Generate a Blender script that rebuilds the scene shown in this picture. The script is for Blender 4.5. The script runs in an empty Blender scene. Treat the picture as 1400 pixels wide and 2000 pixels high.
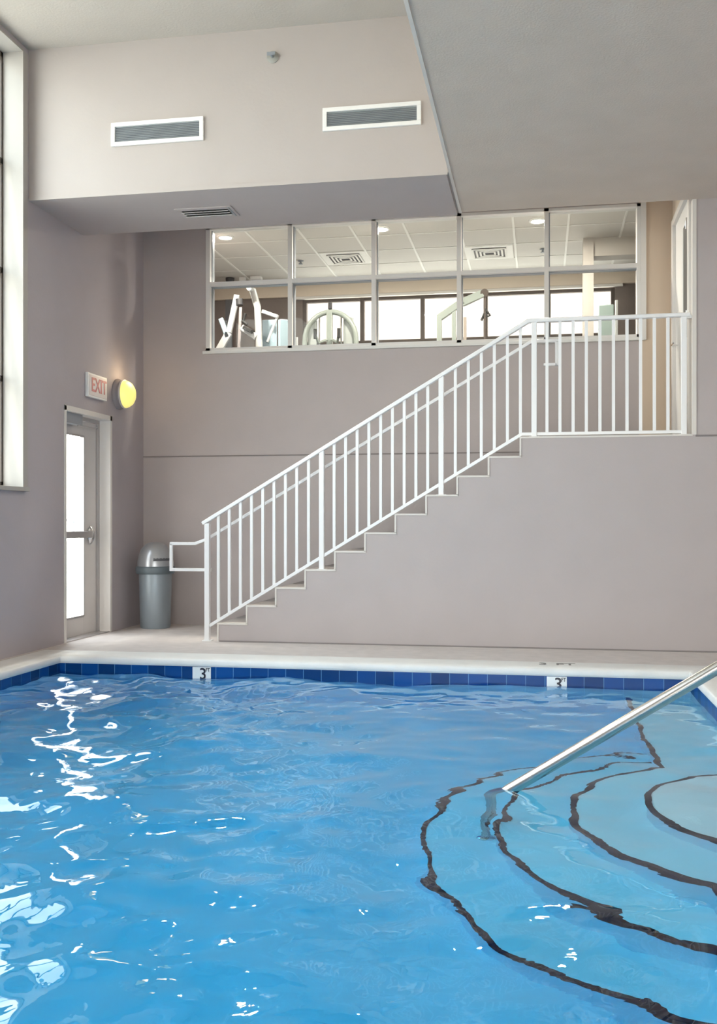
import bpy, math, random
import numpy as np
from mathutils import Vector, Matrix
random.seed(7)
SC = bpy.context.scene
COL = SC.collection

# ------------------------------------------------------------------ camera
F, CY = 1950.0, 1022.0
YAW = math.atan2(355, F)
cam_d = bpy.data.cameras.new('camera'); cam = bpy.data.objects.new('camera', cam_d); COL.objects.link(cam)
cam.location = (0, 0, 1.15); cam.rotation_euler = (math.pi/2, 0, YAW)
cam_d.sensor_fit = 'VERTICAL'; cam_d.sensor_height = 24; cam_d.lens = 24*F/2000
cam_d.shift_y = (CY-1000)/2000
cam_d.clip_start = 0.05; cam_d.clip_end = 300
SC.camera = cam

# ------------------------------------------------------------------ exposure and world
SC.view_settings.view_transform = 'Standard'; SC.view_settings.look = 'None'
SC.view_settings.gamma = 1; SC.view_settings.use_curve_mapping = False
SC.view_settings.exposure = 0.17
cy = SC.cycles
cy.use_denoising = True; cy.max_bounces = 14; cy.diffuse_bounces = 6; cy.glossy_bounces = 5
cy.transmission_bounces = 8; cy.transparent_max_bounces = 12; cy.volume_bounces = 0
cy.caustics_reflective = True; cy.caustics_refractive = True; cy.blur_glossy = 0.3; cy.sample_clamp_indirect = 12

W = bpy.data.worlds.new('sky'); SC.world = W; W.use_nodes = True
nt = W.node_tree; nt.nodes.clear()
wo = nt.nodes.new('ShaderNodeOutputWorld'); bg = nt.nodes.new('ShaderNodeBackground')
tc = nt.nodes.new('ShaderNodeTexCoord'); sp = nt.nodes.new('ShaderNodeSeparateXYZ'); cr = nt.nodes.new('ShaderNodeValToRGB')
nt.links.new(tc.outputs['Generated'], sp.inputs[0]); nt.links.new(sp.outputs['Z'], cr.inputs[0])
nt.links.new(cr.outputs[0], bg.inputs[0]); nt.links.new(bg.outputs[0], wo.inputs[0])
e = cr.color_ramp.elements; e[0].position = 0.0; e[0].color = (1.0, .95, .89, 1); e[1].position = .6; e[1].color = (.86, .92, 1, 1)
bg.inputs[1].default_value = 8.5

def light(name, kind, loc, rot, energy, color=(1, 1, 1), size=1, size_y=None, **kw):
    d = bpy.data.lights.new(name, kind); d.energy = energy; d.color = color
    if kind == 'AREA':
        d.size = size
        if size_y: d.shape = 'RECTANGLE'; d.size_y = size_y
    elif kind == 'SUN': d.angle = math.radians(1.5)
    else: d.shadow_soft_size = size
    o = bpy.data.objects.new(name, d); o.location = loc; o.rotation_euler = rot; COL.objects.link(o)
    for k, v in kw.items(): setattr(d.cycles, k, v)
    return o
# sun: high, from behind the building on the camera's side
light('sun', 'SUN', (0, -10, 20), (math.radians(38), 0, math.radians(-12)), 3.0, (1, .95, .88))
# portals in the window openings (they only guide the sky's light)
light('portal', 'AREA', (-4.75, 4.3, 3.38), (0, math.radians(-90), 0), 1, size=3.8, size_y=7.6, is_portal=True)
light('portal', 'AREA', (0, -3.2, 1.75), (math.radians(90), 0, 0), 1, size=5.2, size_y=2.9, is_portal=True)
light('portal', 'AREA', (-1.16, 13.9, 3.5), (math.radians(-90), 0, 0), 1, size=4.2, size_y=1.5, is_portal=True)

# ------------------------------------------------------------------ materials
MATS = {}
def mat(name, col, rough=.6, metal=0, bump=0, bscale=60, var=0, vscale=3, emit=None, estr=0, spec=.5, coat=0):
    if name in MATS: return MATS[name]
    m = bpy.data.materials.new(name); m.use_nodes = True; n = m.node_tree; p = n.nodes['Principled BSDF']
    p.inputs['Base Color'].default_value = (*col, 1); p.inputs['Roughness'].default_value = rough
    p.inputs['Metallic'].default_value = metal; p.inputs['Specular IOR Level'].default_value = spec
    p.inputs['Coat Weight'].default_value = coat
    t = n.nodes.new('ShaderNodeTexCoord')
    if var:
        z = n.nodes.new('ShaderNodeTexNoise'); z.inputs['Scale'].default_value = vscale; z.inputs['Detail'].default_value = 5
        r = n.nodes.new('ShaderNodeValToRGB'); r.color_ramp.elements[0].position = .3; r.color_ramp.elements[1].position = .7
        r.color_ramp.elements[0].color = (*[c*(1-var) for c in col], 1); r.color_ramp.elements[1].color = (*[min(1, c*(1+var)) for c in col], 1)
        n.links.new(t.outputs['Object'], z.inputs['Vector']); n.links.new(z.outputs['Fac'], r.inputs[0]); n.links.new(r.outputs[0], p.inputs['Base Color'])
    if bump:
        z = n.nodes.new('ShaderNodeTexNoise'); z.inputs['Scale'].default_value = bscale; z.inputs['Detail'].default_value = 4
        b = n.nodes.new('ShaderNodeBump'); b.inputs['Strength'].default_value = bump; b.inputs['Distance'].default_value = .01
        n.links.new(t.outputs['Object'], z.inputs['Vector']); n.links.new(z.outputs['Fac'], b.inputs['Height']); n.links.new(b.outputs[0], p.inputs['Normal'])
    if emit: p.inputs['Emission Color'].default_value = (*emit, 1); p.inputs['Emission Strength'].default_value = estr
    MATS[name] = m; return m
def glass_mat(name, tint, fres=.06):
    m = bpy.data.materials.new(name); m.use_nodes = True; n = m.node_tree; n.nodes.clear()
    o = n.nodes.new('ShaderNodeOutputMaterial'); mx = n.nodes.new('ShaderNodeMixShader'); tr = n.nodes.new('ShaderNodeBsdfTransparent')
    g = n.nodes.new('ShaderNodeBsdfGlossy'); g.inputs['Roughness'].default_value = .01; tr.inputs[0].default_value = (*tint, 1)
    fr = n.nodes.new('ShaderNodeFresnel'); fr.inputs[0].default_value = 1.35
    ge = n.nodes.new('ShaderNodeNewGeometry'); su = n.nodes.new('ShaderNodeMath'); su.operation = 'SUBTRACT'; su.inputs[0].default_value = 1
    mu = n.nodes.new('ShaderNodeMath'); mu.operation = 'MULTIPLY'
    n.links.new(ge.outputs['Backfacing'], su.inputs[1]); n.links.new(fr.outputs[0], mu.inputs[0]); n.links.new(su.outputs[0], mu.inputs[1])
    n.links.new(mu.outputs[0], mx.inputs[0]); n.links.new(tr.outputs[0], mx.inputs[1]); n.links.new(g.outputs[0], mx.inputs[2]); n.links.new(mx.outputs[0], o.inputs[0])
    return m
def grid_mat(name, col, grout, axis, step, z0, rough=.15):
    """glazed tiles: a row of squares with pale joints, laid along one axis"""
    m = bpy.data.materials.new(name); m.use_nodes = True; n = m.node_tree; p = n.nodes['Principled BSDF']
    p.inputs['Roughness'].default_value = .3; p.inputs['Specular IOR Level'].default_value = .25
    t = n.nodes.new('ShaderNodeTexCoord'); s = n.nodes.new('ShaderNodeSeparateXYZ'); n.links.new(t.outputs['Object'], s.inputs[0])
    d = n.nodes.new('ShaderNodeMath'); d.operation = 'DIVIDE'; d.inputs[1].default_value = step; n.links.new(s.outputs[axis], d.inputs[0])
    f = n.nodes.new('ShaderNodeMath'); f.operation = 'FRACT'; n.links.new(d.outputs[0], f.inputs[0])
    l = n.nodes.new('ShaderNodeMath'); l.operation = 'LESS_THAN'; l.inputs[1].default_value = .022; n.links.new(f.outputs[0], l.inputs[0])
    fl = n.nodes.new('ShaderNodeMath'); fl.operation = 'FLOOR'; n.links.new(d.outputs[0], fl.inputs[0])
    wn = n.nodes.new('ShaderNodeTexWhiteNoise'); wn.noise_dimensions = '1D'; n.links.new(fl.outputs[0], wn.inputs['W'])
    r = n.nodes.new('ShaderNodeValToRGB'); r.color_ramp.elements[0].color = (*[c*.6 for c in col], 1); r.color_ramp.elements[1].color = (*[c*1.15 for c in col], 1)
    n.links.new(wn.outputs['Value'], r.inputs[0])
    mx = n.nodes.new('ShaderNodeMixRGB'); mx.inputs[2].default_value = (*grout, 1); n.links.new(l.outputs[0], mx.inputs[0]); n.links.new(r.outputs[0], mx.inputs[1])
    n.links.new(mx.outputs[0], p.inputs['Base Color']); return m

WALL = mat('wall_paint', (.46, .41, .405), .75, bump=.12, bscale=35, var=.02)
WALLD = mat('wall_paint_mauve', (.43, .392, .415), .75, bump=.12, bscale=35, var=.02)
CEIL = mat('ceiling_plaster', (.64, .55, .475), .85, bump=.25, bscale=70, var=.03)
CEILT = mat('upper_ceiling_plaster', (.52, .475, .43), .85, bump=.2, bscale=50, var=.02)
BULK = mat('bulkhead_paint', (.46, .415, .395), .75, bump=.1, bscale=35, var=.015)
TRIM = mat('beige_trim', (.70, .66, .62), .5)
JAMB = mat('pale_jamb', (.72, .69, .66), .45)
SEAM = mat('seam', (.24, .21, .205), .8)
DECK = mat('deck_concrete', (.62, .56, .53), .7, bump=.3, bscale=120, var=.06, vscale=9)
COPE = mat('coping_concrete', (.80, .78, .75), .55, bump=.15, bscale=90, var=.04, vscale=6)
WHITE = mat('white_gloss_paint', (.86, .86, .87), .3)
WHITEM = mat('white_plastic', (.84, .83, .82), .4)
STEEL = mat('stainless_steel', (.52, .50, .47), .25, metal=1)
STAIRM = mat('stair_concrete', (.30, .275, .265), .8, bump=.2, bscale=60, var=.05)
TAN = mat('tan_wall', (.62, .50, .39), .8)
WJAMB = mat('window_jamb_paint', (.40, .375, .35), .5)
CHROME = mat('chrome', (.75, .75, .76), .12, metal=1)
ALU = mat('brushed_aluminium', (.50, .48, .48), .35, metal=.6)
ALUL = mat('painted_door_frame', (.62, .59, .58), .4)
DARK = mat('dark_metal', (.05, .05, .055), .4)
GREYM = mat('grey_metal', (.27, .29, .32), .4)
LOUV = mat('louver_grey', (.33, .36, .39), .5)
BROWN = mat('brown_window_frame', (.085, .065, .055), .5)
TAUPE = mat('gym_lower_wall', (.20, .165, .15), .8, bump=.2, bscale=20)
CREAM = mat('cream_wall', (.72, .62, .52), .8)
TILEC = mat('ceiling_tile', (.66, .63, .59), .9, bump=.25, bscale=200)
TGRID = mat('ceiling_grid_white', (.85, .83, .79), .6)
GYMF = mat('gym_floor_rubber', (.10, .10, .11), .8)
MACH = mat('machine_frame_grey', (.30, .335, .31), .35)
MACHW = mat('machine_frame_white', (.50, .51, .51), .35)
MACHB = mat('machine_guard_pale_blue', (.38, .50, .57), .3)
PADB = mat('black_pad', (.02, .02, .02), .6)
BIN = mat('trash_can_steel', (.30, .345, .38), .38, metal=.35)
BINLID = mat('trash_can_lid', (.40, .41, .43), .28, metal=.5)
PLAST = mat('pool_plaster', (.86, .88, .90), .8, bump=.1, bscale=20, var=.03, vscale=2)
NAVY = mat('navy_tile', (.001, .009, .028), .9, spec=.1)
GROUT = mat('pale_grout', (.75, .80, .82), .7)
REDL = mat('faded_red_lettering', (.62, .24, .24), .5)
SIGNW = mat('sign_face', (.72, .66, .66), .45)
BLACKL = mat('black_lettering', (.01, .012, .03), .4)
GREYL = mat('grey_lettering', (.22, .20, .19), .6)
TILEW = mat('white_tile', (.78, .80, .80), .2)
GLASS = glass_mat('window_glass', (.93, .95, .94))
GLASST = glass_mat('tinted_glass', (.86, .90, .89))
LAMPY = mat('lamp_glass_yellow', (.9, .85, .3), .3, emit=(1, .86, .22), estr=.62)
LED = mat('downlight_glow', (1, 1, 1), .5, emit=(1, .93, .82), estr=14)
GROUND = mat('outdoor_paving', (.62, .57, .50), .9, var=.05)
BRICK = mat('facade_brick', (.26, .212, .19), .9, var=.12, vscale=6)
MONI = mat('console_face', (.33, .41, .39), .4)

# ------------------------------------------------------------------ mesh builder
OFF = {}
class MB:
    def __init__(s): s.v = []; s.f = []
    def add(s, vs, fs):
        k = len(s.v); s.v += [tuple(v) for v in vs]; s.f += [tuple(i+k for i in f) for f in fs]; return s
    def box(s, x0, y0, z0, x1, y1, z1):
        x0, x1 = sorted((x0, x1)); y0, y1 = sorted((y0, y1)); z0, z1 = sorted((z0, z1))
        return s.add([(x0, y0, z0), (x1, y0, z0), (x1, y1, z0), (x0, y1, z0), (x0, y0, z1), (x1, y0, z1), (x1, y1, z1), (x0, y1, z1)],
                     [(0, 3, 2, 1), (4, 5, 6, 7), (0, 1, 5, 4), (1, 2, 6, 5), (2, 3, 7, 6), (3, 0, 4, 7)])
    def bar(s, a, b, w, d, up=(0, 0, 1)):
        """rectangular bar from a to b: w across (horizontal), d along up"""
        a = Vector(a); b = Vector(b); t = (b-a).normalized(); up = Vector(up)
        if abs(t.dot(up)) > .99: up = Vector((0, 1, 0))
        r = t.cross(up).normalized(); u = r.cross(t).normalized(); vs = []
        for p in (a, b):
            for i, j in ((-1, -1), (1, -1), (1, 1), (-1, 1)): vs.append(p+r*i*w/2+u*j*d/2)
        return s.add(vs, [(0, 1, 2, 3), (7, 6, 5, 4), (0, 4, 5, 1), (1, 5, 6, 2), (2, 6, 7, 3), (3, 7, 4, 0)])
    def tube(s, pts, r, n=12, rs=None, closed=False):
        pts = [Vector(p) for p in pts]; N = len(pts); rings = []
        t0 = (pts[1]-pts[0]).normalized(); ref = Vector((0, 0, 1)) if abs(t0.z) < .9 else Vector((0, 1, 0))
        u = t0.cross(ref).normalized()
        for i, p in enumerate(pts):
            if closed: t = (pts[(i+1) % N]-pts[i-1]).normalized()
            elif i == 0: t = t0
            elif i == N-1: t = (pts[-1]-pts[-2]).normalized()
            else: t = ((pts[i+1]-p).normalized()+(p-pts[i-1]).normalized()).normalized()
            u = (u-t*u.dot(t)).normalized(); w = t.cross(u)
            rr = rs[i] if rs else r
            rings.append([p+(u*math.cos(2*math.pi*k/n)+w*math.sin(2*math.pi*k/n))*rr for k in range(n)])
        vs = [q for R in rings for q in R]; fs = []
        for i in range(N if closed else N-1):
            j = (i+1) % N
            for k in range(n): fs.append((i*n+k, i*n+(k+1) % n, j*n+(k+1) % n, j*n+k))
        if not closed: fs += [tuple(range(n-1, -1, -1)), tuple((N-1)*n+k for k in range(n))]
        return s.add(vs, fs)
    def lathe(s, prof, c, axis='Z', n=32):
        """prof: (radius, height) pairs; c: centre"""
        vs = []; fs = []
        for r, h in prof:
            for k in range(n):
                a = 2*math.pi*k/n; x, y = r*math.cos(a), r*math.sin(a)
                vs.append({'Z': (c[0]+x, c[1]+y, c[2]+h), 'X': (c[0]+h, c[1]+x, c[2]+y), 'Y': (c[0]+x, c[1]+h, c[2]-y), '-Z': (c[0]+x, c[1]-y, c[2]-h)}[axis])
        for i in range(len(prof)-1):
            for k in range(n): fs.append((i*n+k, i*n+(k+1) % n, (i+1)*n+(k+1) % n, (i+1)*n+k))
        if prof[0][0] > 1e-6: fs.append(tuple(range(n-1, -1, -1)))
        if prof[-1][0] > 1e-6: fs.append(tuple((len(prof)-1)*n+k for k in range(n)))
        return s.add(vs, fs)
    def prism(s, poly, plane, a, b):
        """poly in the plane 'XZ' extruded along Y from a to b, or 'XY' along Z, or 'YZ' along X"""
        P = {'XZ': lambda p, q: (p[0], q, p[1]), 'XY': lambda p, q: (p[0], p[1], q), 'YZ': lambda p, q: (q, p[0], p[1])}[plane]
        n = len(poly); vs = [P(p, a) for p in poly]+[P(p, b) for p in poly]
        fs = [tuple(range(n)), tuple(range(2*n-1, n-1, -1))]+[(i, (i+1) % n, n+(i+1) % n, n+i) for i in range(n)]
        return s.add(vs, fs)
    def build(s, name, m, parent=None, bevel=0, smooth=True, loc=None, seg=2):
        V = np.array(s.v, float)
        if parent is not None: off = OFF[parent.name]
        else: off = Vector(loc) if loc else Vector(((V[:, 0].min()+V[:, 0].max())/2, (V[:, 1].min()+V[:, 1].max())/2, V[:, 2].min()))
        me = bpy.data.meshes.new(name); me.from_pydata([tuple(v) for v in (V-np.array(off))], [], s.f); me.validate(); me.materials.append(m)
        import bmesh
        b = bmesh.new(); b.from_mesh(me); bmesh.ops.recalc_face_normals(b, faces=b.faces); b.to_mesh(me); b.free()
        if smooth:
            me.polygons.foreach_set('use_smooth', [True]*len(me.polygons)); me.set_sharp_from_angle(angle=math.radians(38))
        o = bpy.data.objects.new(name, me); COL.objects.link(o)
        if parent is not None: o.parent = parent
        else: o.location = off
        OFF[o.name] = off
        if bevel:
            md = o.modifiers.new('bevel', 'BEVEL'); md.width = bevel; md.segments = seg; md.limit_method = 'ANGLE'
        return o
def tag(o, label=None, cat=None, group=None, kind=None):
    if label: o['label'] = label
    if cat: o['category'] = cat
    if group: o['group'] = group
    if kind: o['kind'] = kind
    return o
def thing(name, loc, label, cat, group=None):
    o = bpy.data.objects.new(name, None); COL.objects.link(o); o.location = loc; o.empty_display_size = .1
    OFF[o.name] = Vector(loc); return tag(o, label, cat, group)
def struct(name, mb, m, label, bevel=0, parent=None, cat=None):
    o = mb.build(name, m, parent, bevel)
    if parent is None: tag(o, label, cat or name.split('_')[0], kind='structure')
    return o
def root_struct(name, loc, label, cat):
    return tag(thing(name, loc, label, cat), kind='structure')
def text(name, body, size, loc, rot, m, parent=None, extrude=.001, sx=1.0, label=None):
    c = bpy.data.curves.new(name, 'FONT'); c.body = body; c.size = size; c.align_x = 'CENTER'; c.align_y = 'CENTER'; c.extrude = extrude
    c.materials.append(m); c.offset = size*.012
    o = bpy.data.objects.new(name, c); COL.objects.link(o); o.rotation_euler = rot; o.scale = (sx, 1, 1)
    bpy.context.view_layer.update()
    me = bpy.data.meshes.new_from_object(o.evaluated_get(bpy.context.evaluated_depsgraph_get())); me.name = name
    bpy.data.objects.remove(o); o = bpy.data.objects.new(name, me); COL.objects.link(o)
    o.rotation_euler = rot; o.scale = (sx, 1, 1)
    if parent is not None: o.parent = parent; o.location = Vector(loc)-OFF[parent.name]
    else: o.location = loc
    if label: o['label'] = label
    return o

# ------------------------------------------------------------------ key dimensions (metres)
XL, XR, YN = -4.48, 4.6, -3.0            # left wall, right wall, near wall
YS, YB = 9.30, 10.83                     # face of the stair wall, wall behind the stair
ZL, ZS, ZT, ZW = 1.941, 4.04, 5.36, 4.78  # landing, lower ceiling and soffit, top ceiling, stairwell ceiling
PX0, PX1, PY0, PY1 = -4.14, 1.16, 1.6, 8.13   # pool
ZWAT, ZF = -.15, -1.10
XD = -.73                                # edge of the lower ceiling
XC = 1.357                               # landing's right wall

# ------------------------------------------------------------------ floor, coping, pool
b = MB()
cw = .29
b.box(XL, PY1+cw, -.25, XC+.2, YB, 0); b.box(XC+.2, PY1+cw, -.25, XR, YS+.12, 0)
b.box(PX1+cw, YN, -.25, XR, PY1+cw, 0); b.box(XL, YN, -.25, PX1+cw, PY0-cw, 0); b.box(XL, PY0-cw, -.25, PX0-cw, PY1+cw, 0)
floor = struct('floor', b, DECK, 'pinkish grey concrete pool deck beside the white coping')
def rect_sweep(prof):
    """profile (outward offset, z) carried round the pool with mitred corners"""
    vs = []; n = len(prof)
    for sx, sy in ((0, 0), (1, 0), (1, 1), (0, 1)):
        for o_, z in prof:
            vs.append(((PX1+o_ if sx else PX0-o_), (PY1+o_ if sy else PY0-o_), z))
    fs = []
    for c in range(4):
        d = (c+1) % 4
        for i in range(n): j = (i+1) % n; fs.append((c*n+i, d*n+i, d*n+j, c*n+j))
    return vs, fs
cp = [(-.02, -.03), (-.017, -.016), (-.009, -.006), (.004, -.001), (.02, .004), (cw-.02, .004), (cw, 0), (cw, -.07), (-.012, -.07), (-.018, -.06), (-.02, -.045)]
b = MB().add(*rect_sweep(cp))
struct('trim_1', b, COPE, 'off white concrete coping running round the pool edge', cat='coping')
b = MB()
T = .25
b.box(PX0-T, PY0-T, ZF-T, PX1+T, PY1+T, ZF)
b.box(PX0-T, PY0-T, ZF, PX0, PY1+T, -.07); b.box(PX1, PY0-T, ZF, PX1+T, PY1+T, -.07)
b.box(PX0, PY0-T, ZF, PX1, PY0, -.07); b.box(PX0, PY1, ZF, PX1, PY1+T, -.07)
basin = root_struct('pool_basin', ((PX0+PX1)/2, (PY0+PY1)/2, ZF), 'pale plastered swimming pool basin with blue waterline tiles', 'swimming pool')
b.build('shell', PLAST, basin)
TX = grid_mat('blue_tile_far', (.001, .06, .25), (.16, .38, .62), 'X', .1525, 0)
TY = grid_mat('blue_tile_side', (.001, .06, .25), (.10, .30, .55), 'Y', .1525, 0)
def tag_part(o, lab): o['label'] = lab; return o
for nm, bb, mm in (('waterline_tile', (PX0, PY1-.008, -.225, PX1, PY1, -.07), TX), ('waterline_tile', (PX0, PY0, -.225, PX0+.008, PY1-.008, -.07), TY),
                   ('waterline_tile', (PX1-.008, PY0, -.225, PX1, PY1-.008, -.07), TY), ('waterline_tile', (PX0+.008, PY0, -.225, PX1-.008, PY0+.008, -.07), TX)):
    tag_part(MB().box(*bb).build(nm, mm, basin), 'cobalt blue glazed tiles with pale joints')

# curved entry steps out of the right-hand wall
SC0 = (PX1, 5.0)
def arc_poly(r, bench=None, n=72):
    """left outline of a step, from the far end to the near end"""
    pts = []
    for k in range(n+1):
        a = math.pi/2+math.pi*k/n
        pts.append((SC0[0]+r*math.cos(a), SC0[1]+r*math.sin(a)))
    if bench is not None:
        far = [p for p in pts if p[0] < bench]
        y1 = SC0[1]+math.sqrt(r*r-(SC0[0]-bench)**2); y0 = SC0[1]-math.sqrt(r*r-(SC0[0]-bench)**2)
        pts = [(bench, PY1-.01), (bench, (PY1+y1)/2), (bench, y1)]+far+[(bench, y0), (bench, (y0+PY0)/2), (bench, PY0+.01)]
    return pts
def resample(pts, step):
    out = [Vector(pts[0])]; acc = 0
    for i in range(1, len(pts)):
        a = Vector(pts[i-1]); c = Vector(pts[i]); L = (c-a).length; d = step-acc
        while d <= L:
            out.append(a+(c-a)*(d/L)); d += step
        acc = (acc+L) % step
    return out
steps = root_struct('pool_steps', (.4, 5, ZF), 'curved white underwater entry steps edged with navy tiles', 'steps')
for r, zt, bench in ((1.72, -.90, None), (1.36, -.72, None), (1.02, -.53, .665), (.65, -.34, None)):
    pl = arc_poly(r, bench)
    poly = pl+([(PX1-.002, pl[-1][1]), (PX1-.002, pl[0][1])] if bench else [])
    st = MB().prism(poly, 'XY', ZF, zt).build('step', PLAST, steps)
    # nosing tiles: each a small bent L of navy glaze, pale joints between
    fine = resample(pl, .019); per = 8; nb = MB()
    for i in range(0, len(fine)-per, per):
        seg = fine[i:i+per+1]
        q = []
        for j, p in enumerate(seg):
            k = i+j; t = (fine[min(k+1, len(fine)-1)]-fine[max(k-1, 0)]).normalized(); nrm = Vector((t.y, -t.x))
            inw = Vector((SC0[0]-p.x, SC0[1]-p.y)) if not bench or abs(p.x-bench) > .01 else Vector((1, 0))
            if nrm.dot(inw) < 0: nrm = -nrm
            if j == 0: p = p+t*.0012
            if j == per: p = p-t*.0012
            q.append((p, nrm))
        vs = []
        for p, nn in q:
            for o_, z in ((-.006, zt-.036), (-.006, zt+.004), (.022, zt+.004), (.022, zt-.002), (0, zt-.002), (0, zt-.036)):
                vs.append((p.x+nn.x*o_, p.y+nn.y*o_, z))
        fs = [tuple(range(5, -1, -1)), tuple(per*6+k for k in range(6))]
        for j in range(per):
            for k in range(6): fs.append((j*6+k, j*6+(k+1) % 6, (j+1)*6+(k+1) % 6, (j+1)*6+k))
        nb.add(vs, fs)
    tag_part(nb.build('nosing', NAVY, st, smooth=False), 'navy nosing tiles')

# ------------------------------------------------------------------ water
def water():
    nx, ny = 400, 520
    e_ = .012
    xs = np.linspace(PX0+e_*0-.004, PX1+.004, nx); ys = PY0-.004+(PY1-PY0+.008)*np.linspace(0, 1, ny)
    X, Y = np.meshgrid(xs, ys, indexing='ij'); Z = np.zeros_like(X)
    rg = np.random.default_rng(11)
    patch = .5+.5*np.sin(X*1.7+1.3*np.sin(Y*.9+.5))*np.sin(Y*1.35+.8*np.sin(X*1.1))
    left = 1/(1+np.exp((X+1.9)*1.6))            # livelier near the left side
    amp = (.85+.6*patch)*(1-.25/(1+np.exp(-(X+.6)*3)))+1.35*left
    for i in range(34):
        lam = rg.uniform(.45, 1.5); a = rg.normal(0, 1.1); k = 2*math.pi/lam
        Z += .0015*lam**1.15*np.sin(k*(X*math.sin(a)+Y*math.cos(a))+rg.uniform(0, 6.28)+.7*np.sin(X*1.9+i)+.6*np.sin(Y*1.4+2*i))
    for i in range(44):
        lam = rg.uniform(.13, .42); a = rg.uniform(0, math.pi); k = 2*math.pi/lam
        Z += .0017*lam**1.1*np.sin(k*(X*math.sin(a)+Y*math.cos(a))+rg.uniform(0, 6.28)+1.4*np.sin(X*2.3+i*1.7)+1.3*np.sin(Y*2.9+i))
    Z = Z*amp
    vs = np.stack([X.ravel(), Y.ravel(), (ZWAT+Z).ravel()], 1)
    idx = np.arange(nx*ny).reshape(nx, ny)
    f = np.stack([idx[:-1, :-1].ravel(), idx[1:, :-1].ravel(), idx[1:, 1:].ravel(), idx[:-1, 1:].ravel()], 1).tolist()
    ring = list(idx[:, 0])+list(idx[-1, 1:])+list(idx[-2::-1, -1])+list(idx[0, -2:0:-1])
    ring = [int(q) for q in ring]; n0 = len(vs); low = vs[ring].copy(); low[:, 2] = ZF-.02
    vs = np.concatenate([vs, low]); m = len(ring)
    for i in range(m): j = (i+1) % m; f.append([ring[j], ring[i], n0+i, n0+j])
    f.append([n0+i for i in range(m-1, -1, -1)])
    me = bpy.data.meshes.new('pool_water'); off = np.array([(PX0+PX1)/2, (PY0+PY1)/2, ZF])
    me.from_pydata((vs-off).tolist(), [], f)
    me.polygons.foreach_set('use_smooth', [True]*len(me.polygons)); me.set_sharp_from_angle(angle=math.radians(60))
    w = bpy.data.objects.new('pool_water', me); w.location = off; COL.objects.link(w)
    mt = bpy.data.materials.new('pool_water'); mt.use_nodes = True; n = mt.node_tree; n.nodes.clear()
    o = n.nodes.new('ShaderNodeOutputMaterial'); g = n.nodes.new('ShaderNodeBsdfGlass'); g.inputs['IOR'].default_value = 1.33; g.inputs['Roughness'].default_value = 0
    va = n.nodes.new('ShaderNodeVolumeAbsorption'); va.inputs['Color'].default_value = (.0, .785, .97, 1); va.inputs['Density'].default_value = 1.12
    t = n.nodes.new('ShaderNodeTexCoord'); z = n.nodes.new('ShaderNodeTexNoise'); z.inputs['Scale'].default_value = 6; z.inputs['Detail'].default_value = 1; z.inputs['Distortion'].default_value = 2.5
    bu = n.nodes.new('ShaderNodeBump'); bu.inputs['Strength'].default_value = .2; bu.inputs['Distance'].default_value = .005
    n.links.new(t.outputs['Object'], z.inputs['Vector']); n.links.new(z.outputs['Fac'], bu.inputs['Height']); n.links.new(bu.outputs[0], g.inputs['Normal'])
    n.links.new(g.outputs[0], o.inputs['Surface']); n.links.new(va.outputs[0], o.inputs['Volume']); me.materials.append(mt)
    tag(w, 'clear rippling blue water filling the swimming pool', 'water', kind='stuff')
water()

# ------------------------------------------------------------------ walls
WT = .14
# left wall: openings for the big window and the glass door
WY0, WY1, WZ0, WZ1 = .5, 8.094, 1.46, 5.30
DY0, DY1, DZ = 8.889, 9.968, 2.285
b = MB()
b.box(XL-WT*2, YN, 0, XL, WY0, ZT); b.box(XL-WT*2, WY0, 0, XL, WY1, WZ0); b.box(XL-WT*2, WY0, WZ1, XL, WY1, ZT)
b.box(XL-WT*2, WY1, 0, XL, DY0, ZT); b.box(XL-WT*2, DY0, DZ, XL, DY1, ZT); b.box(XL-WT*2, DY1, 0, XL, YB+.15, ZT)
struct('wall_left', b, WALLD, 'mauve grey side wall holding the tall window and glass door')
b = MB().box(XR, YN, 0, XR+.15, YS, ZS); struct('wall_right', b, WALL, 'plain greige side wall')
# near wall behind the camera with a wide window
b = MB()
b.box(XL, YN-.15, 0, -2.6, YN, ZT); b.box(2.6, YN-.15, 0, XR, YN, ZT); b.box(-2.6, YN-.15, 0, 2.6, YN, .3); b.box(-2.6, YN-.15, 3.2, 2.6, YN, ZT)
struct('wall_near', b, WALL, 'greige end wall with a wide window')
wn = root_struct('window_3', (0, YN-.1, .3), 'wide framed window in the end wall', 'window')
f = MB()
for x in np.linspace(-2.6, 2.6, 5): f.box(x-.03, YN-.12, .3, x+.03, YN-.04, 3.2)
for z in (.33, 2.2, 3.17): f.box(-2.6, YN-.11, z-.03, 2.6, YN-.05, z+.03)
f.build('window_frame', ALUL, wn); MB().box(-2.6, YN-.085, .3, 2.6, YN-.08, 3.2).build('pane', GLASS, wn)
# wall behind the stairs with the gym window band
GX = [-3.70, -2.745, -1.80, -.865, .065, 1.02]; GZ0, GZ1, GZM = 3.10, 4.50, 3.855
b = MB()
b.box(XL, YB, 0, GX[0], YB+.15, ZW); b.box(GX[-1], YB, 0, XC+.4, YB+.15, ZL)
struct('wall_corridor', MB().box(GX[-1], YB, ZL, XC+.4, YB+.15, ZW), TAN, 'tan wall right of the interior windows at the landing')
b.box(GX[0], YB, 0, GX[-1], YB+.15, GZ0); b.box(GX[0], YB, GZ1, GX[-1], YB+.15, ZW)
struct('wall_back', b, WALL, 'greige wall behind the stairs below the interior windows')
MB_seam = MB().box(XL, YB-.006, 1.905, XC, YB, 1.918)
struct('trim_2', MB_seam, SEAM, 'thin dark joint line across the wall behind the stairs', cat='joint')
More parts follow.
